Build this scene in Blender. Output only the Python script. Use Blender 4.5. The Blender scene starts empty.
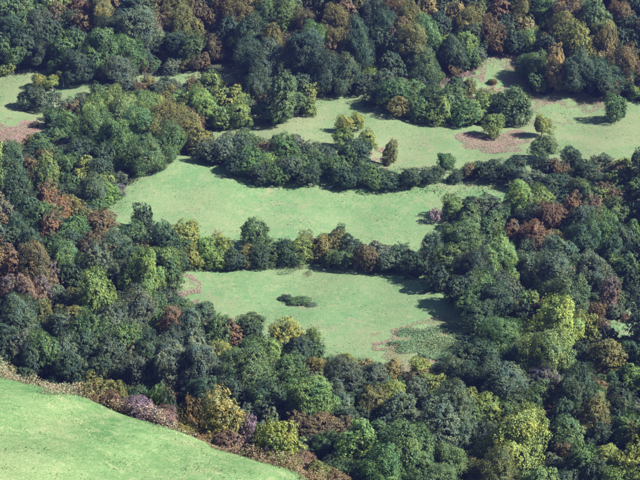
import bpy, math, random
import numpy as np

R = math.radians
rng = np.random.default_rng(7)
random.seed(7)
S = bpy.context.scene
COL = S.collection

# ------------------------------------------------------------------ camera
CAM_Z, PITCH, FPX = 160.0, R(22.0), 2100.0        # focal length in pixels of a 640 px wide frame
cam = bpy.data.cameras.new('camera')
cam.sensor_width = 36.0
cam.lens = 36.0 * FPX / 640.0
cam.clip_start = 1.0
cam.clip_end = 6000.0
cam_o = bpy.data.objects.new('camera', cam)
COL.objects.link(cam_o)
cam_o.location = (0, 0, CAM_Z)
cam_o.rotation_euler = (R(90) - PITCH, 0, 0)
S.camera = cam_o

# ------------------------------------------------------------------ sky, sun, exposure
SUN_EL, SUN_AZ = R(41), R(-17)                     # azimuth counted from +X (right), negative towards the camera
world = bpy.data.worlds.new('World')
S.world = world
world.use_nodes = True
wn = world.node_tree
wn.nodes.clear()
sky = wn.nodes.new('ShaderNodeTexSky')
sky.sky_type = 'NISHITA'
sky.sun_disc = False
sky.sun_elevation = SUN_EL
sky.sun_rotation = R(90) - SUN_AZ
sky.air_density = 1.0
sky.dust_density = 0.6
sky.ozone_density = 1.6
bg = wn.nodes.new('ShaderNodeBackground')
bg.inputs['Strength'].default_value = 0.05
wo = wn.nodes.new('ShaderNodeOutputWorld')
wn.links.new(sky.outputs[0], bg.inputs[0])
wn.links.new(bg.outputs[0], wo.inputs[0])

sun = bpy.data.lights.new('sun', 'SUN')
sun.energy = 5.0
sun.angle = R(0.5)
sun.color = (1.0, 0.95, 0.86)
sun_o = bpy.data.objects.new('sun', sun)
COL.objects.link(sun_o)
sd = (math.cos(SUN_EL) * math.cos(SUN_AZ), math.cos(SUN_EL) * math.sin(SUN_AZ), math.sin(SUN_EL))
sun_o.rotation_euler = (math.acos(sd[2]), 0, math.atan2(sd[1], sd[0]) + R(90))
sun_o.location = (200, 0, 400)

S.view_settings.view_transform = 'Standard'
S.view_settings.look = 'None'
S.view_settings.gamma = 1.0
S.view_settings.exposure = 2.05
S.view_settings.use_curve_mapping = False
S.render.engine = 'CYCLES'
S.cycles.use_denoising = True
S.cycles.max_bounces = 6
S.cycles.diffuse_bounces = 3
S.cycles.glossy_bounces = 1
S.cycles.transmission_bounces = 4
S.cycles.transparent_max_bounces = 4
S.cycles.volume_bounces = 0
S.cycles.caustics_reflective = False
S.cycles.caustics_refractive = False


# ------------------------------------------------------------------ terrain function
EA = np.array([-31.7, 190.0]); ET = np.array([32.5, -12.0]) / math.hypot(32.5, 12)
EN = np.array([-ET[1], ET[0]])


def smax(a, b, k):
    h = np.clip(0.5 + 0.5 * (a - b) / k, 0, 1)
    return b + (a - b) * h + k * h * (1 - h)


def hill_s(x, y):
    return (x - EA[0]) * EN[0] + (y - EA[1]) * EN[1]


def height(x, y):
    x = np.asarray(x, float); y = np.asarray(y, float)
    v = (1.3 * np.sin(x * .031 + 1.2) * np.sin(y * .027 + .4) + .7 * np.sin(x * .067 - y * .041 + 2.)
         + .35 * np.sin(x * .11 + y * .13) + .16 * np.sin(x * .33 - y * .10) + .12 * np.sin(x * .24 + y * .37 + 1.))
    far = np.clip(y - 470 + .12 * x, 0, None)
    v = v + 150 * (1 - np.exp(-.24 * far / 150 * (1 - np.exp(-far / 40.))))
    # low banks between the meadows, and the far left shoulder
    v = v + 2.2 * np.exp(-((y - 432 + .10 * x) / 9) ** 2) - 1.0 * np.exp(-((y - 400) / 25) ** 2)
    s = hill_s(x, y)
    t = (x - EA[0]) * ET[0] + (y - EA[1]) * ET[1]
    up = -s                                        # metres up-slope from the field's lower edge
    f = 69.3 - .168 * np.clip(t, -150, 400) + .45 * np.exp(-((t - 13) / 7) ** 2) + .2 * np.clip(up, -400, 40) + .36 * np.clip(up - 40, 0, 105) + .62 * np.clip(up - 145, 0, 120)
    f = f + .35 * np.sin(x * .21 + .3) * np.sin(y * .17) + .2 * np.sin(x * .45 - y * .3)
    e = np.sqrt(s * s + 9)
    f = f - .62 * .5 * (s + e)
    f = np.clip(f, -30, 157)
    return smax(f, v, 6.0)


CP, SP = math.cos(PITCH), math.sin(PITCH)


def ray(px, py):
    u = (px - 320) / FPX; w = -(py - 240) / FPX
    d = np.array([u, CP + w * SP, -SP + w * CP])
    return d / np.linalg.norm(d)


def unproject(px, py, lift=0.0, near=False):
    """the place on the land (plus a height above it) that a line of sight meets"""
    d = ray(px, py)
    t = np.arange(120, 1500, 1.0)
    g = CAM_Z + d[2] * t - height(d[0] * t, d[1] * t) - lift
    cross = np.nonzero((g[:-1] >= 0) & (g[1:] < 0))[0] + 1
    i = int(cross[0] if near else cross[-1])                    # the near hillside, or the valley beyond it
    a, b = t[i - 1], t[i]
    for _ in range(12):
        m = .5 * (a + b)
        if CAM_Z + d[2] * m - float(height(d[0] * m, d[1] * m)) - lift < 0: b = m
        else: a = m
    return d * b + np.array([0, 0, CAM_Z]), b


def world_poly(pts, near=False):
    return np.array([unproject(*p, 0., near)[0][:2] for p in pts])


def inside(poly, x, y):
    r = np.zeros(x.shape, bool)
    n = len(poly)
    for i in range(n):
        x0, y0 = poly[i]; x1, y1 = poly[(i + 1) % n]
        c = (y0 > y) != (y1 > y)
        r ^= c & (x < (x1 - x0) * (y - y0) / (y1 - y0 + 1e-12) + x0)
    return r


def wobble(x, y, k=1.0):
    return k * (np.sin(x * .61 + y * .37) + np.sin(x * 1.31 - y * .83 + 1.) * .6 + np.sin(-x * .29 + y * 1.07 + 2.) * .8)


# ------------------------------------------------------------------ materials
def newmat(name):
    m = bpy.data.materials.new(name)
    m.use_nodes = True
    nt = m.node_tree
    nt.nodes.clear()
    return m, nt


def N(nt, t, **kw):
    n = nt.nodes.new(t)
    for k, v in kw.items():
        setattr(n, k, v)
    return n


def noise(nt, vec, scale, detail=4., rough=.6, dist=0.):
    n = N(nt, 'ShaderNodeTexNoise')
    n.inputs['Scale'].default_value = scale
    n.inputs['Detail'].default_value = detail
    n.inputs['Roughness'].default_value = rough
    n.inputs['Distortion'].default_value = dist
    if vec is not None:
        nt.links.new(vec, n.inputs['Vector'])
    return n.outputs['Fac']


def ramp(nt, fac, stops):
    r = N(nt, 'ShaderNodeValToRGB')
    e = r.color_ramp.elements
    while len(e) < len(stops):
        e.new(.5)
    for i, (p, c) in enumerate(stops):
        e[i].position = p
        e[i].color = (c if hasattr(c, '__len__') else (c, c, c)) + ((1,) if hasattr(c, '__len__') else ())  if hasattr(c, '__len__') else (c, c, c, 1)
    nt.links.new(fac, r.inputs[0])
    return r.outputs[0]


def mixc(nt, fac, a, b, blend='MIX'):
    m = N(nt, 'ShaderNodeMix', data_type='RGBA', blend_type=blend)
    for sock, v in ((m.inputs[0], fac), (m.inputs[6], a), (m.inputs[7], b)):
        if isinstance(v, (int, float)):
            sock.default_value = v
        elif isinstance(v, tuple):
            sock.default_value = v + (1,)
        else:
            nt.links.new(v, sock)
    return m.outputs[2]


def math_n(nt, op, a, b=0.):
    m = N(nt, 'ShaderNodeMath', operation=op)
    for s, v in zip(m.inputs, (a, b)):
        if isinstance(v, (int, float)): s.default_value = v
        else: nt.links.new(v, s)
    return m.outputs[0]


def grass_mat(name, base, lush, dry, earth, streak=1.0, dryness=.5):
    m, nt = newmat(name)
    geo = N(nt, 'ShaderNodeNewGeometry').outputs['Position']
    big = noise(nt, geo, .045, 5, .6, .5)
    mid = noise(nt, geo, .22, 5, .65, .3)
    fine = noise(nt, geo, 1.6, 5, .75)
    tiny = noise(nt, geo, 6., 3, .7)
    patch = noise(nt, geo, .75, 3, .6, .4)
    c = mixc(nt, ramp(nt, mid, [(.36, 0.), (.66, 1.)]), base, lush)
    c = mixc(nt, math_n(nt, 'MULTIPLY', ramp(nt, patch, [(.50, 0.), (.68, 1.)]), .8), c, lush)
    c = mixc(nt, math_n(nt, 'MULTIPLY', ramp(nt, patch, [(.30, 1.), (.45, 0.)]), .7), c, dry)
    c = mixc(nt, math_n(nt, 'MULTIPLY', ramp(nt, big, [(.45, 0.), (.72, 1.)]), dryness), c, dry)
    c = mixc(nt, math_n(nt, 'MULTIPLY', ramp(nt, fine, [(.5, 0.), (.72, 1.)]), .55), c, dry)
    c = mixc(nt, math_n(nt, 'MULTIPLY', ramp(nt, fine, [(.62, 0.), (.80, 1.)]), .5), c, earth)
    bare = noise(nt, geo, .11, 4, .7, 1.2)
    c = mixc(nt, math_n(nt, 'MULTIPLY', ramp(nt, bare, [(.56, 0.), (.72, 1.)]), .55), c, earth)
    c = mixc(nt, 1.0, c, ramp(nt, tiny, [(.25, .62), (.75, 1.25)]), 'MULTIPLY')
    b = N(nt, 'ShaderNodeBsdfPrincipled')
    b.inputs['Roughness'].default_value = .9
    b.inputs['Specular IOR Level'].default_value = .15
    nt.links.new(c, b.inputs['Base Color'])
    bump = N(nt, 'ShaderNodeBump')
    bump.inputs['Strength'].default_value = .4 * streak
    bump.inputs['Distance'].default_value = .5
    h = math_n(nt, 'ADD', fine, math_n(nt, 'MULTIPLY', tiny, .35))
    nt.links.new(h, bump.inputs['Height'])
    nt.links.new(bump.outputs[0], b.inputs['Normal'])
    o = N(nt, 'ShaderNodeOutputMaterial')
    nt.links.new(b.outputs[0], o.inputs[0])
    return m


M_GRASS = grass_mat('meadow_grass', (.094, .147, .066), (.062, .128, .053), (.145, .160, .086), (.155, .125, .088))
M_GRASS_DRY = grass_mat('dry_meadow_grass', (.098, .136, .064), (.074, .126, .055), (.140, .146, .082), (.158, .118, .092), 1., .7)
M_GRASS_NEAR = grass_mat('hillside_grass', (.088, .156, .060), (.044, .106, .034), (.158, .190, .092), (.155, .165, .085), 1.5, .6)


def ground_mat():
    m, nt = newmat('forest_floor')
    geo = N(nt, 'ShaderNodeNewGeometry').outputs['Position']
    a = noise(nt, geo, .15, 5, .6); f = noise(nt, geo, 1.8, 5, .7)
    c = mixc(nt, ramp(nt, a, [(.35, 0.), (.65, 1.)]), (.016, .022, .010), (.024, .036, .014))
    c = mixc(nt, ramp(nt, f, [(.4, 0.), (.75, 1.)]), c, (.030, .028, .016))
    b = N(nt, 'ShaderNodeBsdfPrincipled')
    b.inputs['Roughness'].default_value = .95
    nt.links.new(c, b.inputs['Base Color'])
    bump = N(nt, 'ShaderNodeBump'); bump.inputs['Distance'].default_value = .4
    nt.links.new(f, bump.inputs['Height']); nt.links.new(bump.outputs[0], b.inputs['Normal'])
    o = N(nt, 'ShaderNodeOutputMaterial'); nt.links.new(b.outputs[0], o.inputs[0])
    return m


def foliage_mat():
    """leaves: the tree's own colour (object colour), turned a little leaf by leaf and branch by branch"""
    m, nt = newmat('foliage')
    oi = N(nt, 'ShaderNodeObjectInfo')
    tc = N(nt, 'ShaderNodeTexCoord').outputs['Object']
    v = N(nt, 'ShaderNodeAttribute'); v.attribute_name = 'leaf'
    off = N(nt, 'ShaderNodeVectorMath', operation='ADD')
    sc = N(nt, 'ShaderNodeVectorMath', operation='SCALE')
    comb = N(nt, 'ShaderNodeCombineXYZ')
    for i in range(3): nt.links.new(oi.outputs['Random'], comb.inputs[i])
    nt.links.new(comb.outputs[0], sc.inputs[0]); sc.inputs['Scale'].default_value = 37.
    nt.links.new(tc, off.inputs[0]); nt.links.new(sc.outputs[0], off.inputs[1])
    branch = noise(nt, off.outputs[0], 2.0, 3, .6)
    sprig = noise(nt, off.outputs[0], 6.0, 3, .6)
    warm = mixc(nt, 1., oi.outputs['Color'], (1.32, 1.12, .80), 'MULTIPLY')
    cool = mixc(nt, 1., oi.outputs['Color'], (.76, .90, 1.04), 'MULTIPLY')
    c = mixc(nt, ramp(nt, branch, [(.34, 0.), (.66, 1.)]), cool, warm)
    c = mixc(nt, 1., c, ramp(nt, sprig, [(.25, .72), (.75, 1.28)]), 'MULTIPLY')
    c = mixc(nt, 1., c, ramp(nt, v.outputs['Fac'], [(0., .72), (1., 1.30)]), 'MULTIPLY')
    d = N(nt, 'ShaderNodeBsdfPrincipled')
    d.inputs['Roughness'].default_value = .6
    d.inputs['Specular IOR Level'].default_value = .12
    nt.links.new(c, d.inputs['Base Color'])
    t = N(nt, 'ShaderNodeBsdfTranslucent')
    nt.links.new(mixc(nt, 1., c, (1.1, 1.15, .6), 'MULTIPLY'), t.inputs['Color'])
    mx = N(nt, 'ShaderNodeMixShader'); mx.inputs[0].default_value = .18
    nt.links.new(d.outputs[0], mx.inputs[1]); nt.links.new(t.outputs[0], mx.inputs[2])
    o = N(nt, 'ShaderNodeOutputMaterial'); nt.links.new(mx.outputs[0], o.inputs[0])
    return m


def litter_mat(name):
    """low growth: colour comes leaf by leaf from the mesh"""
    m, nt = newmat(name)
    v = N(nt, 'ShaderNodeAttribute'); v.attribute_name = 'tint'
    d = N(nt, 'ShaderNodeBsdfPrincipled')
    d.inputs['Roughness'].default_value = .75
    d.inputs['Specular IOR Level'].default_value = .2
    nt.links.new(v.outputs['Color'], d.inputs['Base Color'])
    t = N(nt, 'ShaderNodeBsdfTranslucent')
    nt.links.new(v.outputs['Color'], t.inputs['Color'])
    mx = N(nt, 'ShaderNodeMixShader'); mx.inputs[0].default_value = .2
    nt.links.new(d.outputs[0], mx.inputs[1]); nt.links.new(t.outputs[0], mx.inputs[2])
    o = N(nt, 'ShaderNodeOutputMaterial'); nt.links.new(mx.outputs[0], o.inputs[0])
    return m


def bark_mat():
    m, nt = newmat('bark')
    oi = N(nt, 'ShaderNodeObjectInfo')
    tc = N(nt, 'ShaderNodeTexCoord').outputs['Object']
    f = noise(nt, tc, 9., 5, .7)
    c = mixc(nt, 1., oi.outputs['Color'], ramp(nt, f, [(.3, .6), (.7, 1.3)]), 'MULTIPLY')
    b = N(nt, 'ShaderNodeBsdfPrincipled'); b.inputs['Roughness'].default_value = .9
    nt.links.new(c, b.inputs['Base Color'])
    bump = N(nt, 'ShaderNodeBump'); bump.inputs['Distance'].default_value = .05
    nt.links.new(f, bump.inputs['Height']); nt.links.new(bump.outputs[0], b.inputs['Normal'])
    o = N(nt, 'ShaderNodeOutputMaterial'); nt.links.new(b.outputs[0], o.inputs[0])
    return m


M_FLOOR, M_LEAF, M_BARK, M_LOW = ground_mat(), foliage_mat(), bark_mat(), litter_mat('low_growth')


# ------------------------------------------------------------------ mesh helpers
def mesh_np(name, V, F, mat, smooth=False):
    """V (n,3), F (m,4) quads or (m,3) triangles"""
    me = bpy.data.meshes.new(name)
    k = F.shape[1]
    me.vertices.add(len(V)); me.vertices.foreach_set('co', np.ascontiguousarray(V, np.float32).ravel())
    me.loops.add(F.size); me.loops.foreach_set('vertex_index', np.ascontiguousarray(F, np.int32).ravel())
    me.polygons.add(len(F))
    me.polygons.foreach_set('loop_start', np.arange(0, F.size, k, dtype=np.int32))
    me.polygons.foreach_set('loop_total', np.full(len(F), k, np.int32))
    if smooth:
        me.polygons.foreach_set('use_smooth', np.ones(len(F), bool))
    me.update(calc_edges=True)
    me.materials.append(mat)
    return me


def link(name, data, loc=(0, 0, 0), parent=None):
    o = bpy.data.objects.new(name, data)
    COL.objects.link(o)
    o.location = loc
    if parent is not None:
        o.parent = parent
    return o


def tag(o, label=None, cat=None, group=None, kind=None):
    if label: o['label'] = label
    if cat: o['category'] = cat
    if group: o['group'] = group
    if kind: o['kind'] = kind
    return o


def leaf_quads(P, Nrm, size, aspect=.75):
    """one small four-cornered leaf spray per point, facing Nrm"""
    n = len(P)
    a = rng.normal(size=(n, 3))
    t = np.cross(Nrm, a); t /= np.linalg.norm(t, axis=1, keepdims=True) + 1e-9
    b = np.cross(Nrm, t)
    s = size[:, None]
    asp = aspect * rng.uniform(.7, 1.3, (n, 1))
    j = lambda: 1 + rng.uniform(-.3, .3, (n, 1))
    bend = Nrm * s * rng.uniform(-.25, .05, (n, 1))
    V = np.stack([P + t * s * j() + bend, P + b * s * asp * j(), P - t * s * j() + bend, P - b * s * asp * j()], 1).reshape(-1, 3)
    F = np.arange(4 * n).reshape(-1, 4)
    return V, F


# ------------------------------------------------------------------ crowns (unit size, shared by many trees)
def unit(v):
    return v / (np.linalg.norm(v, axis=-1, keepdims=True) + 1e-9)


def crown_points(kind, n_leaf):
    # lobes: where the boughs end; the crown's outline is their uneven union
    if kind == 'round':
        nl, rl, up = rng.integers(18, 42), (.18, .48), -.62
    elif kind == 'tall':
        nl, rl, up = rng.integers(30, 40), (.22, .38), -.85
    elif kind == 'bush':
        nl, rl, up = rng.integers(24, 34), (.26, .50), -.70
    else:                                                       # thin: an open, half-bare crown
        nl, rl, up = rng.integers(16, 22), (.15, .30), -.5
    C, Q = [], []
    tries = 0
    while len(C) < nl and tries < 4000:
        tries += 1
        d = unit(rng.normal(size=3))
        if d[2] < up: continue
        r = rng.uniform(*rl)
        rad = rng.uniform(.66, 1.02) - .68 * r
        c = d * rad
        if kind == 'tall':
            w = 1 - .62 * (c[2] + .6) / 1.6 if c[2] > -.6 else .8
            c[0] *= w; c[1] *= w
        if kind == 'bush' and c[2] < -.2:
            c[0] *= 1.08; c[1] *= 1.08
        if any(np.linalg.norm(c - q) < .62 * (r + s) * .62 for q, s in zip(C, Q)): continue
        C.append(c); Q.append(r)
    C.append(np.array([0, 0, -.05])); Q.append(.55)             # the inner crown
    C = np.array(C); Q = np.array(Q)
    w = Q ** 2; w[-1] *= .25; w /= w.sum()
    # each bough carries sprays, each spray its leaves: ragged outside, with dark gaps between
    ns = max(60, n_leaf // 22)
    ks = rng.choice(len(C), ns * 2, p=w)
    ds = unit(rng.normal(size=(ns * 2, 3)))
    rs = rng.uniform(.05, .13, ns * 2) * (1.0 if kind != 'thin' else .8)
    sq = np.array([1., 1., .88])
    S0 = C[ks] + ds * sq * (Q[ks] * (1 - np.abs(rng.normal(0, .14, ns * 2)) + rng.uniform(-.05, .20, ns * 2)))[:, None]
    j = rng.choice(ns * 2, n_leaf * 2, p=rs ** 2 / (rs ** 2).sum())
    dl = unit(rng.normal(size=(n_leaf * 2, 3)) + .45 * ds[j])
    k = ks[j]
    P = S0[j] + dl * np.array([1., 1., .72]) * (rs[j] * rng.uniform(.45, 1.1, len(j)))[:, None]
    d = unit(dl * .62 + ds[j] * .62)
    # leaves deep inside a neighbouring lobe would never be seen
    dist = np.linalg.norm((P[:, None, :] - C[None]) / Q[None, :, None], axis=2)
    dist[np.arange(len(k)), k] = 9
    keep = (dist[:, :].min(1) > .60) & (P[:, 2] > -1.05)
    P, d, k = P[keep][:n_leaf], d[keep][:n_leaf], k[keep][:n_leaf]
    # no crown is round: boughs reach further on some sides than on others
    ph = rng.uniform(0, 6.28, 6); u = unit(P)
    warp = 1 + .15 * np.sin(2.1 * u[:, 0] + 1.3 * u[:, 2] + ph[0]) + .13 * np.sin(2.6 * u[:, 1] - 1.9 * u[:, 2] + ph[1]) + .09 * np.sin(4.3 * u[:, 0] + 3.1 * u[:, 1] + ph[2])
    P = P * warp[:, None] + np.stack([.12 * np.sin(1.7 * P[:, 2] + ph[3]), .12 * np.sin(1.9 * P[:, 2] + ph[4]), 0 * P[:, 2]], 1)
    P[:, 2] = np.maximum(P[:, 2], -1.03)
    return P, d, C, Q


def make_crown(kind, n_leaf, size):
    P, d, C, Q = crown_points(kind, n_leaf)
    Nn = unit(d * .9 + unit(P) * .35 + np.array([0, 0, .15]) + rng.normal(0, .36, P.shape))
    s = size * rng.uniform(.6, 1.45, len(P))
    V, F = leaf_quads(P, Nn, s)
    me = mesh_np('crown_' + kind, V, F, M_LEAF)
    a = me.attributes.new('leaf', 'FLOAT', 'FACE')
    a.data.foreach_set('value', np.clip(rng.beta(2.2, 2.2, len(P)), 0, 1).astype(np.float32))
    return me


CROWNS = {
    'round': [make_crown('round', 21000, .0270) for _ in range(12)],
    'large': [make_crown('round', 38000, .0205) for _ in range(5)],
    'tall': [make_crown('tall', 17000, .028) for _ in range(4)],
    'bush': [make_crown('bush', 17000, .029) for _ in range(6)],
    'thin': [make_crown('thin', 4600, .036) for _ in range(3)],
}


# ------------------------------------------------------------------ trunks with limbs (unit: z 0..1 is ground..crown centre)
def tube(path, radii, n=7):
    path = np.array(path, float)
    T = unit(np.gradient(path, axis=0))
    V = []
    ref = np.array([.3, .9, .1])
    for p, t, r in zip(path, T, radii):
        a = unit(np.cross(t, ref)); b = np.cross(t, a)
        ang = np.arange(n) * 2 * math.pi / n
        V.append(p + r * (np.cos(ang)[:, None] * a + np.sin(ang)[:, None] * b))
    V = np.concatenate(V)
    F = []
    for i in range(len(path) - 1):
        for j in range(n):
            F.append((i * n + j, i * n + (j + 1) % n, (i + 1) * n + (j + 1) % n, (i + 1) * n + j))
    return V, np.array(F)


def make_trunk(kind):
    parts = []
    lean = rng.normal(0, .06, 2)
    zs = [-.10, 0, .06, .35, .7, 1.0, 1.25]
    r0 = .075 if kind != 'bush' else .05
    rad = [r0 * 1.5, r0 * 1.35, r0, r0 * .85, r0 * .7, r0 * .5, r0 * .22]
    path = [(lean[0] * z * z, lean[1] * z * z, z) for z in zs]
    parts.append(tube(path, rad, 8))
    limbs = []
    for q in range(7):
        a = q * 2.4 + rng.uniform(-.4, .4)
        z0 = rng.uniform(.45, 1.0)
        L = rng.uniform(.45, .72)
        rise = rng.uniform(.10, .32)
        dx, dy = math.cos(a), math.sin(a)
        p = [(lean[0] * z0 * z0 + dx * L * f, lean[1] * z0 * z0 + dy * L * f, z0 + rise * (f ** .8)) for f in (0, .3, .65, 1.)]
        limbs.append(tube(p, [r0 * .42, r0 * .32, r0 * .2, r0 * .08], 6))
    Vs, Fs, o = [], [], 0
    for V, F in parts + limbs:
        Vs.append(V); Fs.append(F + o); o += len(V)
    return mesh_np('trunk', np.concatenate(Vs), np.concatenate(Fs), M_BARK, True)


TRUNKS = {'tree': [make_trunk('tree') for _ in range(6)], 'bush': [make_trunk('bush') for _ in range(4)]}

# ------------------------------------------------------------------ colours
TONE = {
    'd': ((.031, .055, .035), 'dark green'),
    'g': ((.053, .094, .038), 'mid green'),
    'l': ((.096, .146, .048), 'light green'),
    'y': ((.132, .162, .046), 'yellow green'),
    'o': ((.088, .094, .034), 'olive'),
    'b': ((.080, .066, .036), 'brown'),
    'r': ((.108, .075, .046), 'rust orange'),
    'p': ((.112, .082, .068), 'pinkish brown'),
    'k': ((.138, .126, .056), 'golden'),
    's': ((.056, .082, .056), 'grey green'),
    'v': ((.085, .078, .088), 'dull purple'),
    'm': ((.130, .108, .138), 'mauve grey'),
}

# ------------------------------------------------------------------ the setting: ground
def axis(lo, hi, step, far):
    inner = np.arange(lo, hi + step * .5, step)
    out = step * 1.35 ** np.arange(1, 40)
    out = np.cumsum(out)
    out = out[out < far]
    return np.concatenate([(lo - out)[::-1], inner, hi + out])


gx, gy = axis(-120, 120, 1.5, 1200), axis(150, 640, 1.5, 900)
X, Y = np.meshgrid(gx, gy)
V = np.stack([X, Y, height(X, Y)], 2).reshape(-1, 3)
nx, ny = len(gx), len(gy)
i = np.arange(nx * ny).reshape(ny, nx)
F = np.stack([i[:-1, :-1], i[:-1, 1:], i[1:, 1:], i[1:, :-1]], 2).reshape(-1, 4)
tag(link('ground', mesh_np('ground', V, F, M_FLOOR, True)), 'brown leaf-strewn valley floor under the woods', kind='structure')

MEADOWS = [
    ('upper', M_GRASS_DRY, 'pale upper meadow behind the long hedge',
     [(200, 140), (225, 122), (250, 115), (300, 118), (314, 98), (350, 88), (400, 100), (440, 110), (480, 112), (515, 110), (528, 93), (560, 92), (600, 98), (660, 103), (760, 108),
      (760, 176), (655, 172), (600, 174), (540, 182), (480, 192), (440, 190), (390, 188), (340, 168), (300, 152), (250, 142)]),
    ('bracken_glade', M_GRASS_DRY, 'small grassy glade with bracken edges below the far forest',
     [(418, 90), (466, 76), (484, 58), (498, 48), (530, 52), (535, 75), (525, 98), (480, 95)]),
    ('left_glade', M_GRASS_DRY, 'shaded grassy glade at the left with bracken patches',
     [(-12, 78), (40, 70), (100, 84), (140, 76), (190, 74), (242, 68), (250, 84), (150, 87), (100, 95), (78, 104), (56, 122), (44, 142), (24, 152), (-12, 160)]),
    ('middle', M_GRASS, 'bright green middle meadow between two hedgerows',
     [(146, 164), (180, 148), (205, 160), (250, 172), (330, 178), (360, 176), (385, 172), (440, 170), (500, 176), (525, 195), (500, 205), (455, 208), (448, 232),
      (440, 258), (400, 256), (300, 254), (200, 256), (125, 252), (104, 230), (108, 208), (122, 190)]),
    ('lower', M_GRASS, 'rounded green lower meadow ringed by trees',
     [(172, 300), (174, 278), (200, 260), (250, 256), (320, 250), (380, 262), (440, 276), (485, 312), (482, 345), (440, 372), (415, 382), (380, 376), (330, 362),
      (260, 338), (205, 322)]),
    ('right_edge', M_GRASS, 'small green meadow corner at the right edge',
     [(602, 336), (615, 320), (628, 301), (655, 284), (690, 280), (690, 345), (625, 342)]),
    ('upper_right', M_GRASS_DRY, 'sliver of grass between trees at the right edge',
     [(606, 220), (620, 207), (655, 203), (655, 222), (625, 226)]),
    ('hidden', M_GRASS, 'small patch of grass just below the hillside hedge',
     [(280, 446), (298, 434), (328, 434), (345, 446), (315, 458)]),
    ('hillside', M_GRASS_NEAR, 'sloping green hillside pasture in the near left corner',
     [(-40, 374), (0, 380), (50, 389), (100, 402), (135, 417), (170, 430), (205, 443), (250, 462), (300, 480), (345, 500), (345, 560), (-40, 560)]),
]
POLY = {}


def sheet(name, poly, mat, label, lift=.10, step=1.0, rough=1.0):
    lo, hi = poly.min(0) - 2, poly.max(0) + 2
    xs, ys = np.arange(lo[0], hi[0], step), np.arange(lo[1], hi[1], step)
    X, Y = np.meshgrid(xs, ys)
    V = np.stack([X, Y, height(X, Y) + lift], 2).reshape(-1, 3)
    i = np.arange(X.size).reshape(X.shape)
    F = np.stack([i[:-1, :-1], i[:-1, 1:], i[1:, 1:], i[1:, :-1]], 2).reshape(-1, 4)
    cx, cy = (X[:-1, :-1] + step / 2).ravel(), (Y[:-1, :-1] + step / 2).ravel()
    F = F[inside(poly, cx + wobble(cx, cy, .5 * rough), cy + wobble(cy, cx, .7 * rough))]
    used = np.unique(F)
    re = np.zeros(len(V), int); re[used] = np.arange(len(used))
    return tag(link(name, mesh_np(name, V[used], re[F], mat, True)), label, kind='structure')


for key, mat, label, pts in MEADOWS:
    POLY[key] = world_poly(pts) if key != 'hillside' else np.array(
        [EA + ET * t + EN * 1.5 for t in np.linspace(-25, 60, 12)] + [EA + ET * t - EN * 60 for t in (60, -25)])
    sheet('meadow', POLY[key], mat, label, .10 if key != 'hillside' else .14, .5)


def scatter(poly, per_m2, name, label, tints, size, lift, flat=.6, kind='stuff', rough=1.0, clump=None, lum=.3, keep=.2):
    """uncountable low growth on a patch of land: small leaf sprays standing on the ground"""
    lo, hi = poly.min(0), poly.max(0)
    n = int((hi[0] - lo[0]) * (hi[1] - lo[1]) * per_m2)
    x, y = rng.uniform(lo[0], hi[0], n), rng.uniform(lo[1], hi[1], n)
    k = inside(poly, x + wobble(x, y, .6 * rough), y + wobble(y, x, .8 * rough))
    if clump is not None:
        k &= (wobble(x * clump, y * clump) + rng.normal(0, .6, n)) > keep
    x, y = x[k], y[k]; n = len(x)
    sz = rng.uniform(size * .55, size * 1.4, n)
    hump = np.clip(.6 + .35 * wobble(x * .9, y * .9), .1, 1.6)
    P = np.stack([x, y, height(x, y) + .12 + rng.uniform(0, lift, n) * hump], 1)
    Nn = unit(np.stack([rng.normal(0, flat, n), rng.normal(0, flat, n), np.ones(n)], 1))
    V, F = leaf_quads(P, Nn, sz, .7)
    return quads_obj(name, V, F, tints, label, n, lum, x, y)


def quads_obj(name, V, F, tints, label, n, lum, x=None, y=None):
    me = mesh_np(name, V, F, M_LOW)
    T = np.array(tints)
    pick = rng.integers(0, len(T), n)
    if x is not None and len(T) > 1:                            # neighbours share a tint more often than not
        w = wobble(x * .35 + 3, y * .35)
        z = np.clip(((w + 2) / 4 + rng.normal(0, .22, n)) * len(T), 0, len(T) - 1).astype(int)
        pick = z
    c = T[pick] * rng.uniform(1 - lum, 1 + lum, (n, 1))
    a = me.attributes.new('tint', 'FLOAT_COLOR', 'FACE')
    a.data.foreach_set('color', np.concatenate([c, np.ones((n, 1))], 1).astype(np.float32).ravel())
    return tag(link(name, me), label, kind='stuff')


# ------------------------------------------------------------------ trees
THINGS = []          # (x, y, radius) of everything planted, for the undergrowth


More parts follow.
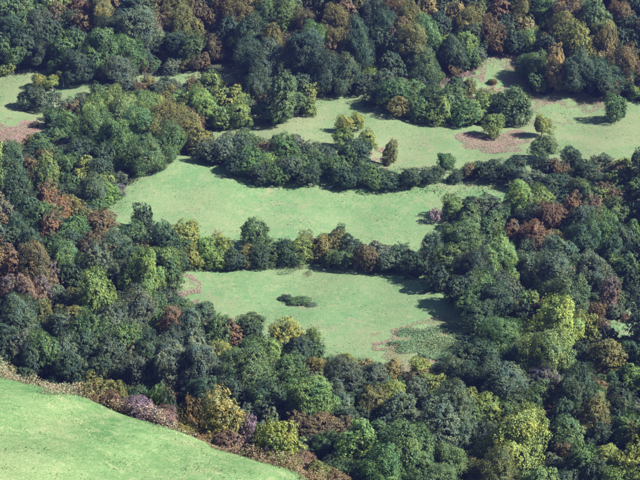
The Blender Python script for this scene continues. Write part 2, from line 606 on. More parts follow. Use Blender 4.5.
def locate(px, py, w, h, what, clear, near=0, tall=1.32):
    grow = 1.0 if tall < 1.1 or clear is not None else 1.2 if what == 'tree' else 1.11      # part of most crowns is hidden by the next
    w *= grow; h *= 1 + .5 * (grow - 1)
    if near:                                                    # on the brow of the hillside
        d = ray(px, py)
        t = np.arange(120, 320, .1)
        sv = hill_s(d[0] * t, d[1] * t)
        up = CAM_Z + d[2] * t - height(d[0] * t, d[1] * t)
        i = int(np.argmax(sv > near))
        j = np.nonzero(up[:i] < .3)[0]
        if len(j): i = int(j[0])
        D = t[i]; p = d * D
        dep = math.asin(-d[2])
        a = .5 * w * D / FPX
        b = math.sqrt(max((.5 * h * D / FPX) ** 2 - (a * math.sin(dep)) ** 2, .0)) / math.cos(dep)
        b = max(b, .45 * a)
        top = up[i] + b
        bn = max(top * .52, b * .6)
        return p[0], p[1], float(height(p[0], p[1])), a, bn, top - bn
    vis = 6.0
    for _ in range(5):
        p, D = unproject(px, py, vis)
        dep = math.asin((CAM_Z - p[2]) / D)
        a = .5 * w * D / FPX
        hv = .5 * h * D / FPX
        b = math.sqrt(max(hv * hv - (a * math.sin(dep)) ** 2, .0)) / math.cos(dep)
        b = min(max(b, (.55 if what == 'tree' else .32) * a), 2.4 * a)
        bn = b * (1.0 if (clear is not None or near) else (tall if what == 'tree' else 1.15))   # the crown goes on down behind its neighbours
        if clear is None:
            lift = .88 * bn
        else:
            lift = bn * clear
        vis = max(lift + bn - b, .2)
    return p[0], p[1], float(height(p[0], p[1])), a, bn, lift


def plant(px, py, w, h, tone, form='round', what='tree', clear=None, bark=None, near=False, tall=1.32):
    x, y, z, a, b, lift = locate(px, py, w, h, what, clear, near, tall)
    root = link(('tree' if what == 'tree' else 'shrub'), None, (x, y, z))
    root.empty_display_size = .5
    rz = rng.uniform(0, 6.28)
    cr = link('crown' if what == 'tree' else 'foliage', random.choice(CROWNS['large' if form == 'round' and a > 3.5 else form]), (0, 0, lift), root)
    cr.scale = (a, a * rng.uniform(.9, 1.1), b); cr.rotation_euler = (0, 0, rz)
    base = np.array(TONE[tone][0]) * rng.uniform(.88, 1.14) * (1 + rng.normal(0, .05, 3))
    cr.color = (*base, 1)
    tm = random.choice(TRUNKS['tree' if what == 'tree' else 'bush'])
    bc = bark or random.choice([(.09, .075, .06), (.12, .11, .09), (.075, .062, .05)])
    tr = link('trunk' if what == 'tree' else 'stem', tm, (0, 0, 0), root)
    tr.scale = (a, a, lift); tr.rotation_euler = (0, 0, rz); tr.color = (*bc, 1)
    THINGS.append((x, y, a))
    return root


FORM = {'t': 'tall', 'n': 'thin', 'u': 'bush', '': 'round'}
# crowns at the rim of open ground, seen down to their foot
EDGE = {(146, 60), (152, 48), (118, 55), (230, 45), (101, 71), (91, 59), (426, 68), (472, 61), (466, 48), (433, 50), (414, 57), (530, 42), (535, 67), (537, 85), (556, 70), (483, 48), (581, 81), (605, 88),
        (628, 77), (637, 92), (601, 76), (122, 69), (192, 48), (172, 45), (212, 48), (76, 67), (42, 55), (18, 57), (3, 70), (62, 54),
        (262, 112), (309, 106), (296, 104), (278, 112), (147, 156), (120, 156), (189, 142), (55, 118), (68, 128), (106, 181), (110, 195),
        (98, 203), (117, 180), (98, 223), (452, 207), (283, 338), (313, 340), (250, 325), (205, 312), (185, 309), (168, 301), (41, 143),
        (47, 153), (420, 371), (392, 369), (365, 366), (347, 364), (101, 177), (93, 174)}
# region phrase -> "x y width[xheight] tone[form]" of each crown as it shows
TREES = {
 'in the far forest above the left glade': ('tree', '''
  4 8 22 d; 14 3 22 o; 26 12 20 k; 38 5 20 g; 54 15 22 b; 66 8 20 o; 8 26 26 d; 21 27 24 g; 37 22 27 d; 30 38 22 d; 50 29 22 d; 66 21 20 d
  62 35 16 l; 78 44 20 g; 18 57 26 g; 3 50 20 g; 42 55 29 d; 62 54 34x40 g; 76 67 32x36 d; 91 59 18 b; 101 71 22 b; 3 70 13 y; 10 64 10 y; 24 44 22 d; 46 42 20 d'''),
 'in the far forest above the pale grass strip': ('tree', '''
  80 10 22 r; 102 12 24x30 o; 125 4 26 d; 140 8 22 d; 152 12 22 o; 82 25 22 b; 75 36 20 d; 130 25 38 s; 112 28 24 d; 153 28 24 b; 98 46 34 g
  130 47 28 g; 118 55 24 g; 122 69 32 s; 142 42 22 d; 152 48 22 d; 146 60 20 d'''),
 'in the far forest at top centre left': ('tree', '''
  165 10 22 b; 178 8 24 o; 195 12 20 b; 210 18 18 b; 164 25 22 b; 182 24 26 o; 196 27 16 o; 172 45 32 d; 192 48 26x36 g; 212 48 23x30 b; 222 5 22 b; 240 10 28 o
  258 8 18 d; 230 26 22 d; 230 45 22 d'''),
 'in the far forest at top centre': ('tree', '''
  268 12 26 g; 250 29 30 d; 270 38 20x26 o; 288 12 27 l; 306 20 24 b; 300 48 35x40 d; 313 36 24 g; 325 10 16 r; 333 20 26 o; 346 10 22 r
  338 40 24 o; 357 35 26x40 d; 362 5 22 o; 330 54 22 b; 325 69 28 d; 344 70 26 s; 350 58 16 o'''),
 'in the wood above the upper meadow\'s left end': ('tree', '''
  250 54 26 d; 270 61 34 s; 287 70 28 d; 280 94 38 g; 256 84 28 d; 301 84 22 d; 309 90 16 y; 309 106 17x22 l; 262 112 26 g; 243 96 18 l; 296 104 24 g; 278 112 24 g'''),
 'in the far forest behind the upper hedge': ('tree', '''
  378 8 24 d; 386 21 26 d; 379 40 20 d; 395 12 24 b; 411 14 24 o; 400 30 22 b; 428 5 20 k; 412 36 32 o; 426 31 28 g; 433 50 32x38 g; 414 57 34x38 s; 426 68 32 g; 443 40 18 l
  455 10 22 k; 466 20 24 o; 470 34 22 d; 452 48 26 d; 466 48 28x36 l; 472 61 20 g; 478 14 20 o; 440 22 22 d; 393 48 22 d; 390 62 22 d'''),
 'in the far forest above the bracken glade': ('tree', '''
  484 7 18 l; 500 8 20 r; 519 8 24 o; 492 28 20x26 b; 506 24 22 d; 525 25 22 k; 545 12 26 g; 483 48 17 g; 530 42 29 l; 545 45 22 d; 535 67 31x32 g; 537 85 20 g; 556 70 26x44 kt
  512 38 20 d'''),
 'in the far forest at the top right': ('tree', '''
  565 11 32 b; 565 30 30 o; 591 14 32 g; 575 44 34 o; 600 31 26 o; 608 40 19x32 kt; 620 14 24 b; 636 8 22 d; 600 58 19 k; 620 40 22 d; 633 42 20 d; 580 65 30 d
  581 81 24 d; 601 76 40x34 d; 605 88 25 d; 628 77 24x28 g; 625 60 29 b; 638 71 18 b; 637 92 18 l; 560 50 22 d; 590 48 20 o; 630 26 22 d'''),
 'in the upper hedge over the upper meadow': ('shrub', '''
  362 82 22x20 d; 372 76 20x18 l; 385 80 22x20 s; 393 91 29x30 g; 379 95 22x20 d; 402 106 22x20 o; 415 91 26x24 g; 418 108 24x22 g; 432 99 24x24 g; 440 109 24x26 l
  455 85 18x18 d; 455 101 28x28 g; 466 113 28x22 g; 476 110 22x22 l; 486 106 24x26 l; 500 109 27x28 d; 515 104 34x36 g; 486 117 18x12 g'''),
 'in the rounded wood left of the upper meadow': ('tree', '''
  55 118 26 g; 72 112 20 b; 68 128 28 g; 92 112 30 l; 112 100 25 l; 95 127 34 g; 120 115 31 l; 128 105 24 l; 112 137 36 g; 136 126 32 g; 150 109 26 l; 161 101 24 o
  147 156 38x36 g; 120 156 32 g; 165 119 28 o; 181 114 26 o; 170 139 28 g; 185 128 30 o; 189 142 26 o; 200 101 26 l; 80 150 26 d; 101 158 26 d; 153 131 26 o
  210 79 19x22 l; 198 94 20 o; 185 98 22 l; 169 100 20 l; 220 97 20 y; 232 97 22 y; 206 109 26 l; 178 113 24 b; 192 119 20 b; 240 110 24 l; 222 113 22 l'''),
 'in the hedge between upper and middle meadow': ('shrub', '''
  198 137 28x30 o; 210 151 24x22 s; 222 150 26x24 s; 235 146 26x24 d; 247 143 28x26 g; 238 161 24x22 d; 250 161 26x24 g; 262 149 20x20 b; 268 163 22x22 l; 285 149 28x28 g
  298 146 22x22 s; 260 173 22x20 d; 276 173 22x20 g; 290 166 24x24 s; 301 166 22x22 g; 311 151 22x20 s; 308 174 22x20 d; 317 161 22x22 g; 326 156 24x22 d; 335 166 24x22 g
  347 155 20x20 g; 358 150 28x28 d; 341 176 22x20 d; 355 176 24x20 d; 370 173 26x22 g; 385 179 24x18 d; 410 176 22x18 d; 426 176 17x14 d; 436 173 16x15 d; 455 176 14x12 d
  468 171 16x16 b; 478 169 16x16 d; 398 180 16x12 d'''),
 'in the left wood beside the glade': ('tree', '''
  41 143 22 g; 47 153 20 g; 10 162 31 d; 30 168 21 b; 48 171 24x36 lt; 66 164 24 g; 82 167 22 y; 93 174 14 y; 101 177 16 y; 106 181 22 l; 117 180 17 s; 91 191 28 s; 110 195 24 l; 98 203 24 g'''),
 'in the left wood beside the middle meadow': ('tree', '''
  14 188 32 d; 28 201 26 d; 45 195 20 r; 55 208 26 r; 69 206 22 o; 41 216 28 g; 6 212 24 d; 20 227 26 d; 50 228 22 r; 72 225 24 g; 98 223 32x34 r
  143 215 17x22 d; 130 232 24 g; 30 240 24 d; 72 240 22 d; 118 242 24 s; 8 236 22 d; 154 232 20 d'''),
 'in the left wood at the left edge': ('tree', '''
  8 257 20 r; 32 256 36x38 b; 46 272 22 p; 8 287 16x22 p; 24 290 24x30 p; 39 288 20 p; 65 256 31 g; 98 262 32 s; 119 271 24 s; 95 287 31x34 l; 126 252 30 d; 90 244 20 b
  148 268 37x36 l; 135 306 32 s; 154 304 26 g; 54 246 22 g; 74 272 22 d; 165 257 27 l; 172 270 22 g'''),
 'in the wood behind the near hedge, left half': ('tree', '''
  15 311 36 s; 41 311 20 o; 60 322 26 s; 76 318 24 o; 91 325 31 g; 111 320 29 s; 20 341 24x28 s; 45 346 31 g; 66 346 28 s; 86 343 30 d; 111 351 30 s; 136 350 20 k
  125 335 28 g; 151 345 26 d; 4 331 24 d; 3 352 22 d; 30 360 24 d; 70 364 26 d; 135 366 28 s; 170 357 38 s; 196 362 40 s; 155 368 24 d; 100 366 24 d; 206 386 30 d'''),
 'in the wood below the lower meadow': ('tree', '''
  168 301 20 s; 185 309 20 g; 172 321 24 r; 205 312 25 s; 190 326 30 s; 216 329 28 g; 196 345 36 s; 229 333 18x22 r; 250 325 30 g; 283 338 34x40 y; 256 349 31 g
  300 347 26 d; 313 340 22x30 l; 216 354 24 y; 250 369 42x44 g; 271 356 26 l; 232 360 24 g; 174 340 24 d; 232 388 30 d'''),
 'in the yellowing wood above the hillside hedge': ('tree', '''
  303 395 42 l; 340 377 36 s; 320 422 38x26 b; 347 364 25 y; 365 366 19 k; 375 373 25 s; 392 369 24 k; 420 371 28 y; 416 386 20 s; 433 382 20 y; 392 391 25 y; 372 397 27 o
  290 366 30 g; 318 366 24 o; 270 392 30 d; 345 404 26 s; 330 442 26 g; 296 424 22 b'''),
 'in the hedgerow between middle and lower meadow': ('shrub', '''
  165 240 28x32 d; 185 234 28x28 y; 192 256 20x24 y; 178 259 22x22 d; 205 250 24x28 l; 220 246 22x26 y; 216 258 22x22 l; 235 258 22x22 d; 253 232 25x30 g; 244 255 18x22 o; 259 256 18x24 d
  270 251 24x26 g; 285 251 22x26 d; 300 249 24x26 l; 306 242 20x18 o; 320 246 26x26 o; 336 243 24x24 o; 340 231 11x12 d; 351 245 24x24 d; 331 257 22x18 g; 346 259 20x18 g
  366 256 24x26 b; 379 251 24x22 s; 386 262 24x20 s; 401 259 26x24 s; 414 264 22x22 d'''),
 'in the right wood beside the middle meadow': ('tree', '''
  452 207 22x26 l; 468 213 20 g; 482 205 22 s; 491 221 22 g; 501 217 18 g; 522 198 30 l; 541 199 27 l; 536 206 22 b; 526 216 24 d; 551 215 25x30 r; 513 232 19 r; 536 234 25 r; 498 228 13 y; 488 229 22 g
  470 226 24 g; 542 222 18 b'''),
 'in the right wood beside the lower meadow': ('tree', '''
  433 251 28 d; 457 236 32 g; 500 254 36x38 l; 450 262 30 g; 476 265 32 d; 461 286 30 d; 440 274 22 d; 481 287 30 g; 500 285 26 s; 470 302 24 g; 525 252 20 d; 528 262 24 s
  559 249 29 s; 553 270 36 s; 548 278 13 r; 507 287 22 s; 497 298 30 d; 530 298 19 l; 540 285 17 y; 478 312 26 d'''),
 'in the dark hedge right of the middle meadow': ('tree', '''
  492 169 26 d; 508 173 24 d; 516 167 22 d; 521 179 25 s; 533 181 22 s; 546 166 24 d; 556 169 20 b; 572 161 25 d; 586 173 27 d; 600 163 20 s; 612 165 14 k; 622 166 20 y
  612 179 20 l; 629 176 18 y; 638 158 18 d; 636 186 20 g; 555 186 30 d; 577 191 31 g; 600 195 20 l; 548 196 22 d'''),
 'in the right wood at the right edge': ('tree', '''
  571 206 19 r; 580 217 26 d; 595 211 22 r; 603 228 30 g; 616 209 24 g; 633 212 20 g; 620 234 26 d; 634 230 24 g; 584 238 30 d; 590 267 38x34 s; 615 262 20 l; 627 266 22 g; 638 252 22 d
  610 291 16x25 p; 620 299 15x16 g; 597 312 20x20 b; 568 296 40 g; 610 248 24 d; 636 276 22 d'''),
 'in the lower right wood beside the bramble patch': ('tree', '''
  562 322 48x46 y; 586 326 22x30 y; 505 331 40x34 g; 484 329 20 g; 550 350 44 l; 606 353 38x32 o; 632 350 24 d; 455 371 24 s; 471 376 26 d; 486 352 26 d; 526 312 22 d; 520 358 24 s
  502 380 46x40 s; 541 373 24 v; 465 355 22 d'''),
 'in the lower right corner of the wood': ('tree', '''
  555 391 13x22 p; 540 396 27 g; 575 386 38 d; 596 391 24 g; 571 430 38x30 g; 576 456 36 g; 590 446 17 vn; 595 411 30 o; 620 402 30 d; 631 373 24 l; 626 427 30 g; 606 456 28 y; 631 458 36 y
  560 412 26 d; 600 432 26 d; 590 474 32 d; 620 482 34 l'''),
 'at the bottom edge right of the hillside': ('tree', '''
  395 410 40x34 s; 440 421 42x40 s; 365 441 46x48 l; 410 452 52 g; 456 401 40 s; 453 394 18 p; 474 398 21 y; 488 407 24 y; 508 406 24 g; 515 440 54 y; 530 418 30 l; 462 457 20 y
  445 462 40 g; 500 474 40 o; 541 480 36 l; 474 474 26 k; 385 474 44 g; 428 484 40 g; 484 436 26 d; 350 470 34 g; 560 482 30 d; 466 432 26 s'''),
}

# trees and shrubs that stand alone: x, y, w, h, tone, form, kind, label
SINGLES = [
 (617, 108, 22, 29, 'g', 'round', 'tree', 'lone round grey-green tree at the right of the upper meadow, long shadow at its left', .95),
 (494, 125, 21, 27, 'l', 'round', 'tree', 'light green tree on bracken in front of the upper hedge end', .95),
 (542, 126, 20, 24, 'y', 'round', 'tree', 'small yellow-green tree rising behind a larger one in the upper meadow', .95),
 (543, 147, 29, 30, 'g', 'round', 'tree', 'round mid green tree in the upper meadow above the dark hedge', .95),
 (345, 124, 17, 20, 'y', 'round', 'tree', 'yellow-topped tree rising behind others at the upper meadow hedge', .95),
 (345, 138, 23, 24, 'l', 'round', 'tree', 'light green tree left in the clump standing in the upper meadow', .95),
 (358, 122, 15, 20, 'y', 'round', 'tree', 'slim yellow-green tree at the top of the upper meadow clump', .95),
 (368, 140, 20, 28, 'y', 'round', 'tree', 'yellow tree at the right of the upper meadow clump', .95),
 (390, 153, 19, 28, 'o', 'tall', 'tree', 'narrow olive tree beside pink bracken at the upper meadow hedge', .95),
 (445, 163, 17, 24, 'g', 'round', 'tree', 'oval green tree standing up out of the low hedge', .95),
 (40, 80, 15, 15, 'y', 'round', 'tree', 'yellow-topped tree at the left of the pale-stemmed clump in the glade', 1.3),
 (51, 70, 12, 15, 'g', 'tall', 'tree', 'slim green tree at the back of the pale-stemmed clump in the glade', 1.2),
 (63, 77, 14, 14, 'l', 'round', 'tree', 'pale-trunked light green tree at the right of the glade clump', 1.5),
 (52, 82, 15, 14, 'y', 'round', 'tree', 'yellow tree in the middle of the pale-stemmed clump in the glade', 1.4),
 (28, 98, 21, 24, 'd', 'bush', 'tree', 'dark rounded tree at the left foot of the glade clump', 1.0),
 (40, 100, 20, 24, 's', 'bush', 'tree', 'grey-green low tree in front of the glade clump', 1.0),
 (54, 97, 16, 22, 's', 'thin', 'tree', 'thin grey tree with bare stems at the right foot of the glade clump', .95),
 (36, 124, 6, 7, 'b', 'bush', 'shrub', 'tiny dark brown bush on the bracken of the left glade', None),
 (493, 81, 8, 6, 'b', 'bush', 'shrub', 'small brown bush in the grass of the bracken glade', None),
 (122, 191, 11, 14, 'm', 'thin', 'shrub', 'bare mauve bush at the left tip of the middle meadow', None),
 (436, 215, 15, 14, 'm', 'thin', 'shrub', 'bare grey bush at the right end of the middle meadow', None),
 (600, 322, 18, 10, 'p', 'thin', 'shrub', 'low pinkish bush at the edge of the right meadow corner', None),
 (627, 317, 12, 9, 'p', 'bush', 'shrub', 'small pink-brown bush in the right meadow corner', None),
 (286, 298, 14, 7, 'd', 'bush', 'shrub', 'left part of the low dark bramble clump in the lower meadow', None),
 (299, 301, 20, 9, 'g', 'bush', 'shrub', 'middle of the low bramble clump in the lower meadow', None),
 (311, 304, 11, 6, 's', 'bush', 'shrub', 'right tip of the low bramble clump in the lower meadow', None),
 # the hedge of low bushes along the hillside pasture
 (95, 379, 33, 21, 'o', 'thin', 'shrub', 'tan twiggy bush at the left of the hillside hedge', None),
 (117, 385, 19, 13, 'o', 'bush', 'shrub', 'low olive bush between the tan twiggy bush and dark shrubs', None),
 (113, 394, 18, 9, 'p', 'thin', 'shrub', 'pale pink-grey bush below the low olive bush of the hillside hedge', None),
 (97, 397, 12, 7, 'r', 'bush', 'shrub', 'small rust bush at the pasture edge below the tan twiggy bush', None),
 (117, 404, 15, 10, 'b', 'bush', 'shrub', 'small brown bush left of the lilac heather-like bush', None),
 (141, 405, 32, 17, 'm', 'bush', 'shrub', 'wide lilac-grey bush in the hillside hedge', None),
 (138, 388, 27, 15, 'd', 'bush', 'shrub', 'dark green shrub behind the wide lilac-grey bush', None),
 (156, 391, 22, 14, 'g', 'bush', 'shrub', 'green shrub right of the dark shrub behind the lilac bush', None),
 (152, 419, 21, 13, 'r', 'bush', 'shrub', 'rusty bush just right of the wide lilac-grey bush', None),
 (168, 402, 20, 22, 'd', 'bush', 'shrub', 'dark shrub left of the mauve-brown shrub behind the hillside hedge', None),
 (190, 399, 24, 26, 'b', 'thin', 'shrub', 'mauve-brown open shrub left of the tan hawthorn-like shrub', None),
 (165, 416, 28, 14, 'p', 'bush', 'shrub', 'pinkish bush in the hillside hedge below the dark shrub', None),
 (181, 430, 26, 13, 'o', 'bush', 'shrub', 'olive-brown low bush at the pasture edge below the pinkish bush', None),
 (205, 437, 28, 16, 'r', 'bush', 'shrub', 'rust-coloured low bush at the pasture edge below the tan shrub', None),
 (222, 405, 44, 33, 'k', 'bush', 'shrub', 'large golden-tan shrub rising from the hillside hedge', None),
 (230, 440, 26, 20, 'p', 'bush', 'shrub', 'pink-brown bush between the golden-tan and lilac shrubs', None),
 (250, 428, 23, 28, 'm', 'thin', 'shrub', 'spiky lilac shrub left of the bright yellow-green bush', None),
 (278, 432, 41, 33, 'y', 'bush', 'shrub', 'bright yellow-green round bush in the hillside hedge', None),
 (239, 453, 20, 11, 'g', 'bush', 'shrub', 'small dark green bush at the pasture edge below the lilac shrub', None),
 (265, 455, 24, 16, 'b', 'bush', 'shrub', 'brown bush at the foot of the bright yellow-green bush', None),
 (272, 442, 12, 14, 'm', 'thin', 'shrub', 'thin grey stems in front of the bright yellow-green bush', None),
 (286, 463, 26, 15, 'o', 'bush', 'shrub', 'low olive bush below and right of the yellow-green bush', None),
 (303, 459, 28, 17, 'p', 'bush', 'shrub', 'pink-brown bush right of the yellow-green bush', None),
 (320, 466, 26, 17, 'o', 'bush', 'shrub', 'olive bush at the lower end of the hillside hedge', None),
 (338, 474, 24, 15, 'r', 'bush', 'shrub', 'rust bush at the bottom end of the hillside hedge', None),
]
BACK = {(95, 379): 3.2, (117, 385): 4.0, (138, 388): 7.5, (156, 391): 7.5, (168, 402): 6.5, (190, 399): 6.0, (222, 405): 2.8, (278, 432): 2.2, (250, 428): 2.0, (303, 459): 2.2}
BARKS = {10: (.36, .33, .30), 12: (.42, .39, .35), 13: (.38, .35, .32), 16: (.40, .36, .36)}
for q, (px, py, w, h, tone, form, what, label, clear) in enumerate(SINGLES):
    o = plant(px, py, w, h, tone, form, what, clear, BARKS.get(q), BACK.get((px, py), 1.0) if q >= 26 else 0)
    tag(o, label, what, 'bushes of the hillside hedge' if q >= 26 else None)

ORD = ['leftmost', 'second from left', 'third from left', 'fourth from left', 'fifth from left', 'sixth from left', 'seventh from left', 'eighth from left',
       'ninth from left', 'tenth from left', 'eleventh from left', 'twelfth from left', 'thirteenth from left', 'fourteenth from left', 'fifteenth from left',
       'sixteenth from left']
CUT, MASS = 490, []
for region, (what, text) in TREES.items():
    rows = []
    for item in text.replace('\n', ';').split(';'):
        t = item.split()
        if not t: continue
        wh = t[2].split('x'); w = float(wh[0]); h = float(wh[-1])
        rows.append((float(t[0]), float(t[1]), w, h, t[3][0], t[3][1:], 1.02 if (int(t[0]), int(t[1])) in EDGE else (1.05 if 'dark hedge' in region else 1.5 if 'far forest' in region or 'upper' in region and what == 'shrub' or 'wood at the' in region or 'corner' in region or 'behind' in region else 1.32)))
    rows.sort()
    if what == 'tree':                                          # past three hundred trees the smallest join the mass of the forest
        for r in rows:
            if r[2] * r[3] < CUT: MASS.append(r)
        rows = [r for r in rows if r[2] * r[3] >= CUT]
    for tone in sorted({r[4] for r in rows}):
        same = [r for r in rows if r[4] == tone]
        for k, (px, py, w, h, tn, fm, tall) in enumerate(same):
            form = FORM[fm] if fm else ('bush' if what == 'shrub' else ('round' if rng.random() < .86 else 'tall'))
            o = plant(px, py, w, h, tn, form, what, tall=tall)
            word = TONE[tn][1]
            if len(same) == 1: lab = f'only {word} {what} {region}'
            elif k == len(same) - 1: lab = f'rightmost {word} {what} {region}'
            else: lab = f'{ORD[k]} {word} {what} {region}'
            tag(o, lab, what, f'{what}s {region}')

# ------------------------------------------------------------------ undergrowth and the wood outside the frame (nobody could count it)
def tinted_crown(kind, n_leaf, size, tone):
    P, d, C, Q = crown_points(kind, n_leaf)
    Nn = unit(d * .9 + unit(P) * .35 + np.array([0, 0, .15]) + rng.normal(0, .36, P.shape))
    V, F = leaf_quads(P, Nn, size * rng.uniform(.6, 1.45, len(P)))
    me = mesh_np('mass_crown', V, F, M_LOW)
    ph = rng.uniform(0, 6.28)
    w = (wobble(P[:, 0] * 2.2 + ph, P[:, 1] * 2.2 + P[:, 2] * 3)[:, None] / 4 + .5).clip(0, 1)
    t = np.array(TONE[tone][0]) * (w * np.array([1.3, 1.1, .82]) + (1 - w) * np.array([.78, .92, 1.05]))
    c = np.clip(t * (.72 + .58 * rng.beta(2.2, 2.2, (len(P), 1))), .005, .6)
    at = me.attributes.new('tint', 'FLOAT_COLOR', 'FACE')
    at.data.foreach_set('color', np.concatenate([c, np.ones((len(P), 1))], 1).astype(np.float32).ravel())
    return me


MASS_TONES = 'ddggloyybrkps'
SOURCE = bpy.data.collections.new('leaf_masses')               # only the two masses below draw on it
for q, tone in enumerate(MASS_TONES):
    SOURCE.objects.link(bpy.data.objects.new(f'leaf_mass_{q:02d}', tinted_crown('round' if q % 3 else 'bush', 11000, .038, tone)))


def mass(name, label, rows):
    """one uncountable mass of foliage: rows of (place, size, turn, which crown)"""
    me = bpy.data.meshes.new(name)
    me.from_pydata([r[0] for r in rows], [], [])
    for key, typ, prop, vals in (('size', 'FLOAT_VECTOR', 'vector', [r[1] for r in rows]), ('turn', 'FLOAT_VECTOR', 'vector', [(0, 0, r[2]) for r in rows]),
                                 ('which', 'INT', 'value', [r[3] for r in rows])):
        at = me.attributes.new(key, typ, 'POINT')
        at.data.foreach_set(prop, np.array(vals, np.int32 if typ == 'INT' else np.float32).ravel())
    o = tag(link(name, me), label, kind='stuff')
    g = bpy.data.node_groups.new(name + '_spread', 'GeometryNodeTree')
    g.interface.new_socket('Geometry', in_out='INPUT', socket_type='NodeSocketGeometry')
    g.interface.new_socket('Geometry', in_out='OUTPUT', socket_type='NodeSocketGeometry')
    gi, go = g.nodes.new('NodeGroupInput'), g.nodes.new('NodeGroupOutput')
    ip = g.nodes.new('GeometryNodeInstanceOnPoints')
    ci = g.nodes.new('GeometryNodeCollectionInfo')
    ci.inputs['Collection'].default_value = SOURCE
    ci.inputs['Separate Children'].default_value = True
    ci.inputs['Reset Children'].default_value = True

    def attr(key, typ):
        n = g.nodes.new('GeometryNodeInputNamedAttribute'); n.data_type = typ
        n.inputs['Name'].default_value = key
        return n.outputs['Attribute']
    g.links.new(gi.outputs[0], ip.inputs['Points'])
    g.links.new(ci.outputs[0], ip.inputs['Instance'])
    ip.inputs['Pick Instance'].default_value = True
    g.links.new(attr('which', 'INT'), ip.inputs['Instance Index'])
    g.links.new(attr('size', 'FLOAT_VECTOR'), ip.inputs['Scale'])
    g.links.new(attr('turn', 'FLOAT_VECTOR'), ip.inputs['Rotation'])
    g.links.new(ip.outputs[0], go.inputs[0])
    o.modifiers.new('spread', 'NODES').node_group = g
    return o


def pick(tone):
    return int(rng.choice([q for q, t in enumerate(MASS_TONES) if t == tone] or [0]))


FOREST = []
for px, py, w, h, tone, fm, tall in MASS:
    x, y, z, a, b, lift = locate(px, py, w, h, 'tree', None, 0, tall)
    THINGS.append((x, y, a))
    FOREST.append(((x, y, z + lift), (a, a, b), rng.uniform(0, 6.28), pick(tone)))


def undergrowth():
    T = np.array(THINGS)
    n = 60000
    y = rng.uniform(165, 720, n); hw = .1524 * (.927 * y + 58)
    x = rng.uniform(-1, 1, n) * (hw + 45)
    s = hill_s(x, y)
    ok = s > 10
    for p in POLY.values():
        c = p.mean(0)
        ok &= ~inside((p - c) * 1.05 + c, x, y)
    x, y, s, hw = x[ok], y[ok], s[ok], hw[ok]
    low, grid = [], {}
    near_t = {}
    for q, (tx, ty, ta) in enumerate(T):
        near_t.setdefault((int(tx // 12), int(ty // 12)), []).append((tx, ty, ta))
    for px, py, ps, ph in zip(x, y, s, hw):
        edge = (abs(px) > ph + 2.5 or py > 517) and ps > 60
        gap = 6.2 if edge else 3.4
        c = (int(px // 12), int(py // 12))
        cells = [(c[0] + i, c[1] + j) for i in (-1, 0, 1) for j in (-1, 0, 1)]
        if any(math.hypot(px - tx, py - ty) < ta * (.8 if edge else .36) + .6 for k in cells for tx, ty, ta in near_t.get(k, ())): continue
        if any(math.hypot(px - ux, py - uy) < .5 * (gap + ug) for k in cells for ux, uy, ug in grid.get(k, ())): continue
        grid.setdefault(c, []).append((px, py, gap))
        z = float(height(px, py))
        if edge:
            a = rng.uniform(3.6, 5.4); b = a * rng.uniform(1.0, 1.35)
            FOREST.append(((px, py, z + .9 * b), (a, a, b), rng.uniform(0, 6.28), int(rng.choice([0, 1, 2, 3, 4, 5, 8, 9, 12, 12, 0, 2]))))
        else:
            a = rng.uniform(1.5, 2.5) * (.75 if ps < 60 else 1); b = a * rng.uniform(.7, 1.0)
            low.append(((px, py, z + .85 * b), (a, a, b), rng.uniform(0, 6.28), int(rng.choice([0, 1, 2, 3, 5, 8, 12]))))
    mass('undergrowth', 'dark leafy undergrowth filling the woods between the trees', low)
    print('undergrowth', len(low))


undergrowth()
mass('forest', 'mass of smaller autumn treetops crowded between the larger trees', FOREST)
print('forest', len(FOREST))

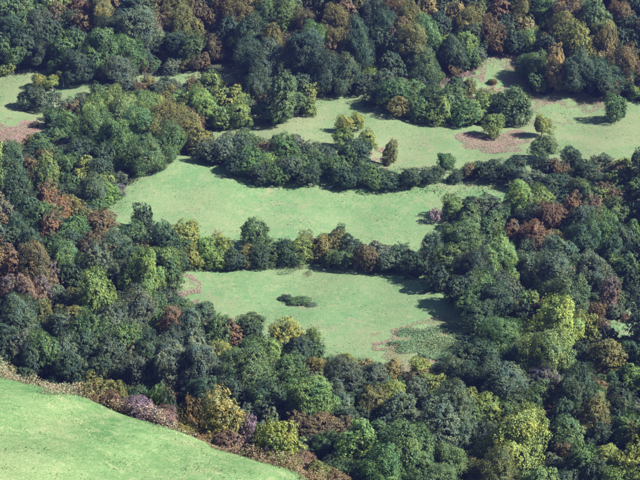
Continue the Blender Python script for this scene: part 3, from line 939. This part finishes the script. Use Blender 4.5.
# ------------------------------------------------------------------ low growth
PINK = [(.265, .118, .140), (.285, .150, .165), (.230, .102, .118), (.215, .125, .125)]
RUST = [(.175, .105, .060), (.150, .112, .060), (.125, .100, .062), (.190, .145, .085), (.110, .120, .055)]
PALE = [(.235, .180, .155), (.21, .175, .135), (.17, .175, .11)]
GREEN = [(.07, .12, .06), (.09, .15, .07), (.055, .10, .055), (.12, .16, .07)]
PATCH = [
 ('bracken', PINK, 8, .26, .5, 'pinkish dead bracken curving along the bracken glade', [(420, 92), (440, 80), (465, 71), (480, 60), (488, 50), (520, 50), (530, 62), (525, 74), (500, 70), (485, 74), (465, 83), (440, 92)]),
 ('bracken', PINK, 8, .26, .5, 'band of pink bracken across the lower bracken glade', [(480, 92), (498, 80), (515, 76), (536, 76), (536, 94), (512, 99), (488, 99)]),
 ('bracken', PINK, 6, .26, .4, 'pink bracken round the light green tree in the upper meadow', [(455, 138), (480, 130), (515, 131), (530, 140), (520, 152), (490, 154), (465, 150)]),
 ('bracken', PINK, 5, .26, .4, 'row of pink bracken along the top right of the upper meadow', [(520, 99), (545, 94), (575, 98), (605, 104), (606, 112), (575, 108), (550, 107), (530, 112)]),
 ('bracken', PALE, 5, .24, .3, 'thin strip of bracken in the upper meadow right of the hedge', [(520, 122), (545, 119), (572, 120), (572, 126), (545, 126), (522, 127)]),
 ('bracken', PINK, 7, .26, .4, 'pink bracken patches in the left glade', [(-8, 124), (15, 124), (36, 120), (42, 130), (36, 144), (15, 148), (-8, 152)]),
 ('bracken', PALE, 6, .24, .3, 'pale pink ground beside the glade clump', [(48, 112), (56, 104), (62, 94), (66, 97), (62, 108), (54, 116), (46, 119)]),
 ('bracken', PALE, 5, .24, .3, 'pale bracken on the grass strip below the far forest', [(205, 76), (225, 72), (242, 72), (243, 82), (222, 83), (205, 82)]),
 ('bracken', PINK, 8, .26, .4, 'pink bracken patch at the left end of the lower meadow', [(176, 272), (190, 270), (198, 283), (200, 300), (190, 306), (176, 303)]),
 ('bracken', PINK, 7, .26, .4, 'pink bracken beside the narrow olive tree', [(368, 158), (380, 148), (386, 150), (392, 168), (378, 170)]),
 ('bracken', PINK[:2] + RUST + PALE, 9, .22, .5, 'pale brown rim of the bramble patch', [(376, 341), (394, 329), (430, 321), (455, 317), (474, 317), (472, 325), (440, 329), (405, 336), (392, 343), (396, 352), (420, 360), (436, 374), (405, 374), (384, 360), (373, 350)]),
 ('bramble', GREEN, 14, .34, 1.3, 'green bramble patch at the right end of the lower meadow', [(390, 344), (404, 336), (435, 329), (470, 326), (484, 335), (480, 352), (448, 368), (430, 366), (416, 359), (396, 352)]),
 ('bramble', GREEN, 8, .28, .8, 'low green bramble strip under the hedgerow at the lower meadow', [(262, 272), (275, 264), (305, 264), (312, 268), (300, 273), (270, 275)]),
 ('bracken', RUST, 7, .20, .3, 'brown rim under the low bramble strip', [(285, 274), (302, 272), (310, 268), (313, 270), (303, 276), (286, 277)]),
 ('bracken', PALE, 3, .22, .2, 'pale dry grass round the bramble clump in the lower meadow', [(278, 300), (290, 304), (312, 296), (320, 300), (312, 310), (294, 309), (280, 305)]),
 ('bracken', PALE, 4, .24, .3, 'pale bare ground at the edge of the right meadow corner', [(612, 322), (630, 300), (655, 284), (655, 292), (634, 305), (618, 326)]),
 ('bracken', PALE, 3, .24, .3, 'pale dry ground at the right end of the middle meadow', [(420, 222), (430, 206), (448, 206), (448, 224)]),
]
for name, tints, dens, size, lift, label, pts in PATCH:
    near = size < .2 and dens > 20
    k = .30
    scatter(world_poly(pts, near), dens / k ** 2 * .85, name, label, tints, size * k, lift * .8, .6, rough=2.6, lum=.2, clump=.5, keep=-1.5 if name == 'bracken' else -4.)

def brow(t0, t1, s0, s1):
    e = [EA + ET * t + EN * (s0 + .5 * math.sin(t * .7)) for t in np.linspace(t0, t1, 24)]
    f = [EA + ET * t + EN * (s1 + .4 * math.sin(t * .9)) for t in np.linspace(t1, t0, 24)]
    return np.array(e + f)


scatter(brow(-8, 14, -.9, 3.4), 165, 'bracken', 'rust and olive bracken strip along the top of the hillside pasture', RUST + PALE[1:], .065, 1.7, .8)
scatter(brow(12, 44, -1.0, 3.4), 165, 'bracken', 'mixed brown bracken at the foot of the hillside hedge', RUST + PALE, .065, 1.6, .8)

for key, per, size in (('upper', 1.6, .16), ('middle', 2.0, .15), ('lower', 2.4, .14), ('left_glade', 1.5, .17), ('bracken_glade', 1.5, .17), ('right_edge', 2., .15)):
    scatter(POLY[key], per, 'grass', f'tufts of meadow grass on the {key.replace("_", " ")} meadow',
            [(.058, .118, .046), (.090, .142, .062), (.118, .148, .072), (.082, .136, .058), (.14, .146, .08)], size, .05, .35, clump=.6)


def fringe(key):
    """rank grass, nettles and dead stalks along the rim of a meadow"""
    p = POLY[key]
    Ps = []
    for q in range(len(p)):
        a, b = p[q], p[(q + 1) % len(p)]
        n = int(np.linalg.norm(b - a) * 26)
        t = rng.uniform(0, 1, n)[:, None]
        nrm = np.array([b[1] - a[1], a[0] - b[0]]) / (np.linalg.norm(b - a) + 1e-6)
        Ps.append(a + (b - a) * t + nrm * rng.normal(0, 1.5, (n, 1)))
    xy = np.concatenate(Ps); x, y = xy[:, 0], xy[:, 1]; n = len(x)
    x, y = x + wobble(x, y, .4), y + wobble(y, x, .5)
    P = np.stack([x, y, height(x, y) + .1 + rng.uniform(0, .55, n)], 1)
    V, F = leaf_quads(P, unit(np.stack([rng.normal(0, .8, n), rng.normal(0, .8, n), np.ones(n)], 1)), rng.uniform(.08, .22, n), .6)
    quads_obj('rank_grass', V, F, [(.060, .095, .040), (.085, .115, .050), (.120, .120, .062), (.150, .125, .080), (.070, .105, .045)],
              f'rank grass and stalks along the rim of the {key.replace("_", " ")} meadow', n, .3, x, y)


for key in ('upper', 'bracken_glade', 'left_glade', 'middle', 'lower', 'right_edge'):
    fringe(key)


def tufts():
    scatter(POLY['hillside'], 9, 'grass', 'short tufted grass of the hillside pasture',
            [(.040, .098, .030), (.055, .120, .040), (.088, .156, .060), (.125, .172, .072), (.165, .192, .096)], .09, .13, .6, clump=1.1)


tufts()

# ------------------------------------------------------------------ the air
def haze():
    zs = (-6.0, CAM_Z + 12)
    xs, ys = (-1500, 1500), (-900, 1700)
    V = np.array([(x, y, z) for z in zs for y in ys for x in xs], float)
    F = np.array([(0, 2, 3, 1), (4, 5, 7, 6), (0, 1, 5, 4), (2, 6, 7, 3), (0, 4, 6, 2), (1, 3, 7, 5)])
    m, nt = newmat('haze')
    v = N(nt, 'ShaderNodeVolumePrincipled')
    v.inputs['Color'].default_value = (.24, .30, 1.0, 1)
    v.inputs['Density'].default_value = .00005
    v.inputs['Anisotropy'].default_value = .1
    o = N(nt, 'ShaderNodeOutputMaterial'); nt.links.new(v.outputs[0], o.inputs['Volume'])
    tag(link('haze', mesh_np('haze', V, F, m)), 'thin blue autumn haze over the valley', kind='stuff')


haze()
